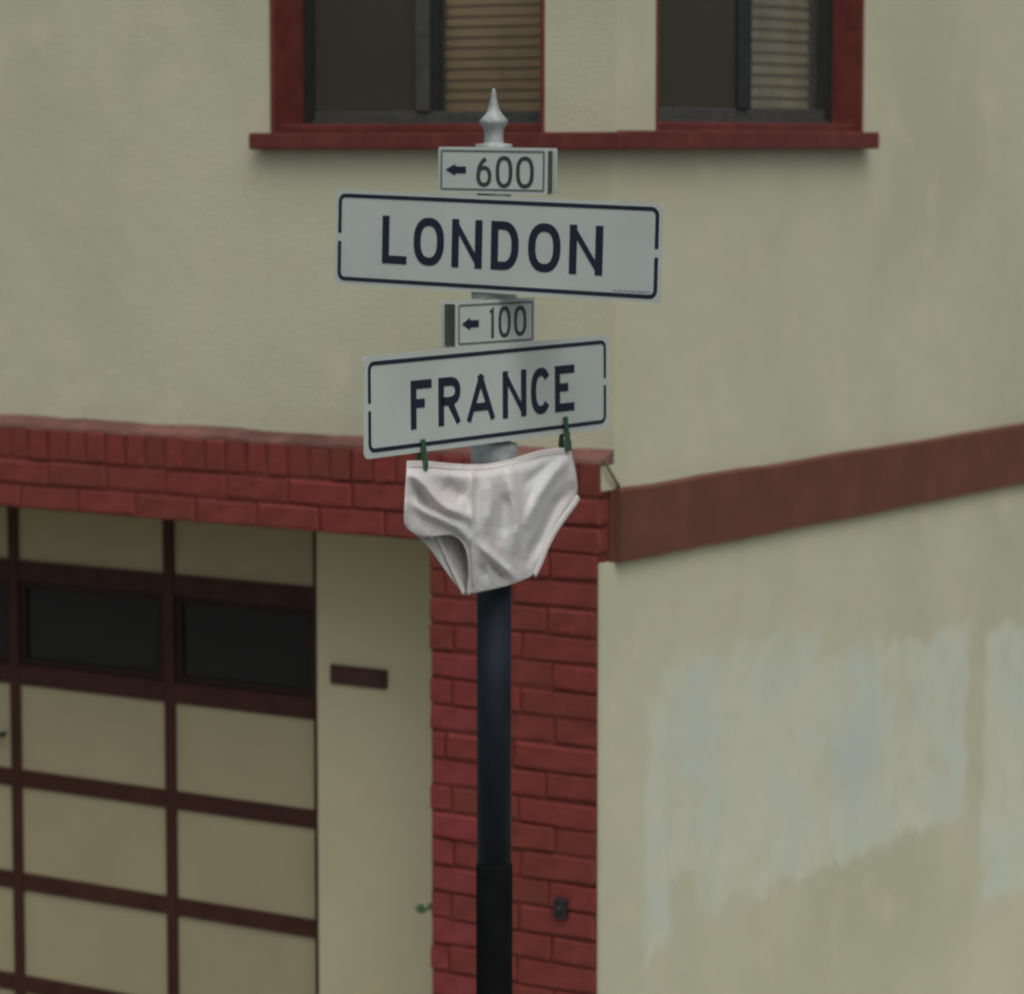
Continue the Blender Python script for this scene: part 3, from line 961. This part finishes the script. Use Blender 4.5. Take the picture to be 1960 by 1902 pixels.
def chaikin(pts, n=2):
    for _ in range(n):
        o = [pts[0]]
        for a, b in zip(pts, pts[1:]):
            o += [(a[0] * .75 + b[0] * .25, a[1] * .75 + b[1] * .25), (a[0] * .25 + b[0] * .75, a[1] * .25 + b[1] * .75)]
        pts = o + [pts[-1]]
    return pts
TOP = chaikin([(783, 882), (814, 881), (855, 886), (903, 889), (938, 887), (969, 881), (1010, 870), (1041, 861), (1093, 857)])
LF = chaikin([(783, 882), (780, 940), (777, 985), (778, 1008), (796, 1022), (814, 1030), (838, 1019), (868, 1019), (887, 1034), (898, 1060), (901, 1095), (897, 1137)])
RT = chaikin([(1093, 857), (1104, 895), (1109, 935), (1107, 953), (1083, 985), (1062, 1015), (1045, 1048), (1034, 1078), (1022, 1101)])
BT = chaikin([(897, 1137), (938, 1129), (979, 1119), (1022, 1101)])
LB = chaikin([(785, 884), (781, 940), (777, 1000), (780, 1012), (812, 1036), (832, 1062), (858, 1100), (889, 1139)])
BB = chaikin([(889, 1139), (938, 1128), (979, 1117), (1020, 1100)])
RB = [(x - 3, y - 2) for x, y in RT]
def coons(T_, B_, L_, R_, u, v):
    t, b, l, r = poly_at(T_, u), poly_at(B_, u), poly_at(L_, v), poly_at(R_, v)
    c00, c10, c01, c11 = T_[0], T_[-1], B_[0], B_[-1]
    return tuple((1 - v) * t[i] + v * b[i] + (1 - u) * l[i] + u * r[i] - ((1 - u) * (1 - v) * c00[i] + u * (1 - v) * c10[i] + (1 - u) * v * c01[i] + u * v * c11[i]) for i in (0, 1))
def sheet(name, T_, B_, L_, R_, back, mat, v1=1.0, lift=0.0, nu=70, nv=80):
    vs, fs = [], []
    for j in range(nv + 1):
        for i in range(nu + 1):
            p = coons(T_, B_, L_, R_, i / nu, v1 * j / nv)
            q = surf(p[0], p[1], lift, back)
            # both sheets meet at the waist sides and the side seams
            e = min(i, nu - i) / nu
            if not back: q -= FRA.n * 0.012 * max(0, 1 - e / 0.05) * (0.5)
            vs.append(tuple(q - UB))
    for j in range(nv):
        for i in range(nu):
            a = j * (nu + 1) + i
            fs.append((a, a + 1, a + nu + 2, a + nu + 1))
    o = MB().add(vs, fs).build(name, mat, PN, smooth=True)
    sm = o.modifiers.new('thickness', 'SOLIDIFY'); sm.thickness = 0.0012; sm.offset = 0
    return o
sheet('front_panel', TOP, BT, LF, RT, False, M['cotton'])
sheet('back_panel', TOP, BB, LB, RB, True, M['cotton'], nu=40, nv=40)
sheet('waistband', [(x, y - 1) for x, y in TOP], BT, LF, RT, False, M['cottontrim'], v1=0.036, lift=0.0014, nu=60, nv=8)
def trim(name, pts, r, back=False, lift=0.0):
    pts = [poly_at(pts, i / 40) for i in range(41)]
    mb = MB().tube([surf(x, y, lift, back) - UB for x, y in pts], r, 8, flat=FRA.n)
    return mb.build(name, M['cottontrim'], PN, smooth=True)
def part_of(pts, a, b): return [poly_at(pts, a + (b - a) * i / 40) for i in range(41)]
trim('leg_binding', part_of(LF, 0.50, 1.0), 0.0050, lift=-0.003)
trim('leg_binding', part_of(RT, 0.36, 1.0), 0.0090, lift=-0.001)
trim('leg_binding', [(836, 1022), (846, 1044), (862, 1080), (888, 1134)], 0.0070, True, 0.004)
trim('fly_seam', [(904, 898), (902, 950), (903, 1000), (904, 1060), (906, 1120)], 0.0028)
trim('fly_seam', [(962, 893), (968, 930), (990, 985), (1000, 1030), (985, 1075), (945, 1120)], 0.0020)

# ================================================================== PEGS
def peg(top, bot, label, flare):
    p = FRA
    a, b = on(top[0], top[1], p.p, p.n), on(bot[0], bot[1], p.p, p.n)
    E_ = empty('clothespin', b)
    tag(E_, label, 'clothespin', 'green clothespins holding the briefs')
    ax = (a - b); ln = ax.length; ax.normalize()
    sd_ = p.n.cross(ax).normalized()
    w_ = 0.0056
    def pl3(prof, d):
        vs = []
        for (t, wd, d0, d1) in prof:
            for s_ in (-1, 1):
                for dd in (d0, d1):
                    vs.append(tuple(ax * (t * ln) + sd_ * (s_ * wd) + p.n * dd))
        fs = []
        n = len(prof)
        for i in range(n - 1):
            q = i * 4
            fs += [(q, q + 4, q + 5, q + 1), (q + 2, q + 3, q + 7, q + 6), (q, q + 2, q + 6, q + 4), (q + 1, q + 5, q + 7, q + 3)]
        fs += [(0, 1, 3, 2), tuple(4 * (n - 1) + k for k in (0, 2, 3, 1))]
        return MB().add(vs, fs)
    base = relief(bot[0], bot[1]) + 0.005
    front = pl3([(-0.12, w_ * flare, base + 0.002, base + 0.007), (0.15, w_ * flare, base + 0.001, base + 0.008), (0.4, w_, 0.005, 0.012), (0.55, w_, 0.004, 0.011), (1.0, w_ * 0.9, 0.003, 0.010)], 0)
    front.build('leg', M['green'], E_, 0.0012)
    back = pl3([(-0.10, w_ * flare, -0.011, -0.0075), (0.15, w_ * flare, -0.011, -0.007), (0.4, w_, -0.010, -0.0045), (1.0, w_ * 0.9, -0.009, -0.0042)], 0)
    back.build('leg', M['green'], E_, 0.0012)
    MB().tube([ax * (ln * 0.42) + sd_ * (-0.009) + p.n * 0.008, ax * (ln * 0.42) + sd_ * 0.009 + p.n * 0.008], 0.0035, 8).build('spring', M['steel'] if False else M['green'], E_)
peg((805, 840), (808, 893), 'green clothespin holding the waistband at its left end', 1.0)
peg((1078, 797), (1081, 856), 'green clothespin holding the waistband at its right end under the letter E', 1.75)

# ================================================================== WEED in the joint beside the brick pier
wp = BM @ onY(822, 1738, 0.03)
WD = empty('weed', wp)
tag(WD, 'tiny green weed sprouting from the left edge of the brick pier', 'plant')
mb = MB().tube([(0.012, 0.0, -0.006), (0, -0.012, 0.0), (-0.012, -0.02, 0.006)], 0.0018, 6)
mb.build('stem', M['leaf'], WD)
rr = random.Random(9)
for k in range(6):
    a = R(rr.uniform(60, 300)); l = rr.uniform(0.020, 0.034); up = rr.uniform(-0.4, 0.7)
    c = Vector((-0.004 - 0.002 * k, -0.016, 0.001 * k))
    t = Vector((math.cos(a), -0.35 * rr.random(), up)).normalized()
    s_ = t.cross(Vector((0, -1, 0.2))).normalized()
    n_ = t.cross(s_)
    mb = MB().add([c, c + t * l * .45 + s_ * l * .3, c + t * l, c + t * l * .45 - s_ * l * .3, c + t * l * .5 + n_ * 0.0025], [(0, 1, 4), (1, 2, 4), (2, 3, 4), (3, 0, 4), (0, 3, 2, 1)])
    mb.build('leaf', M['leaf'], WD)
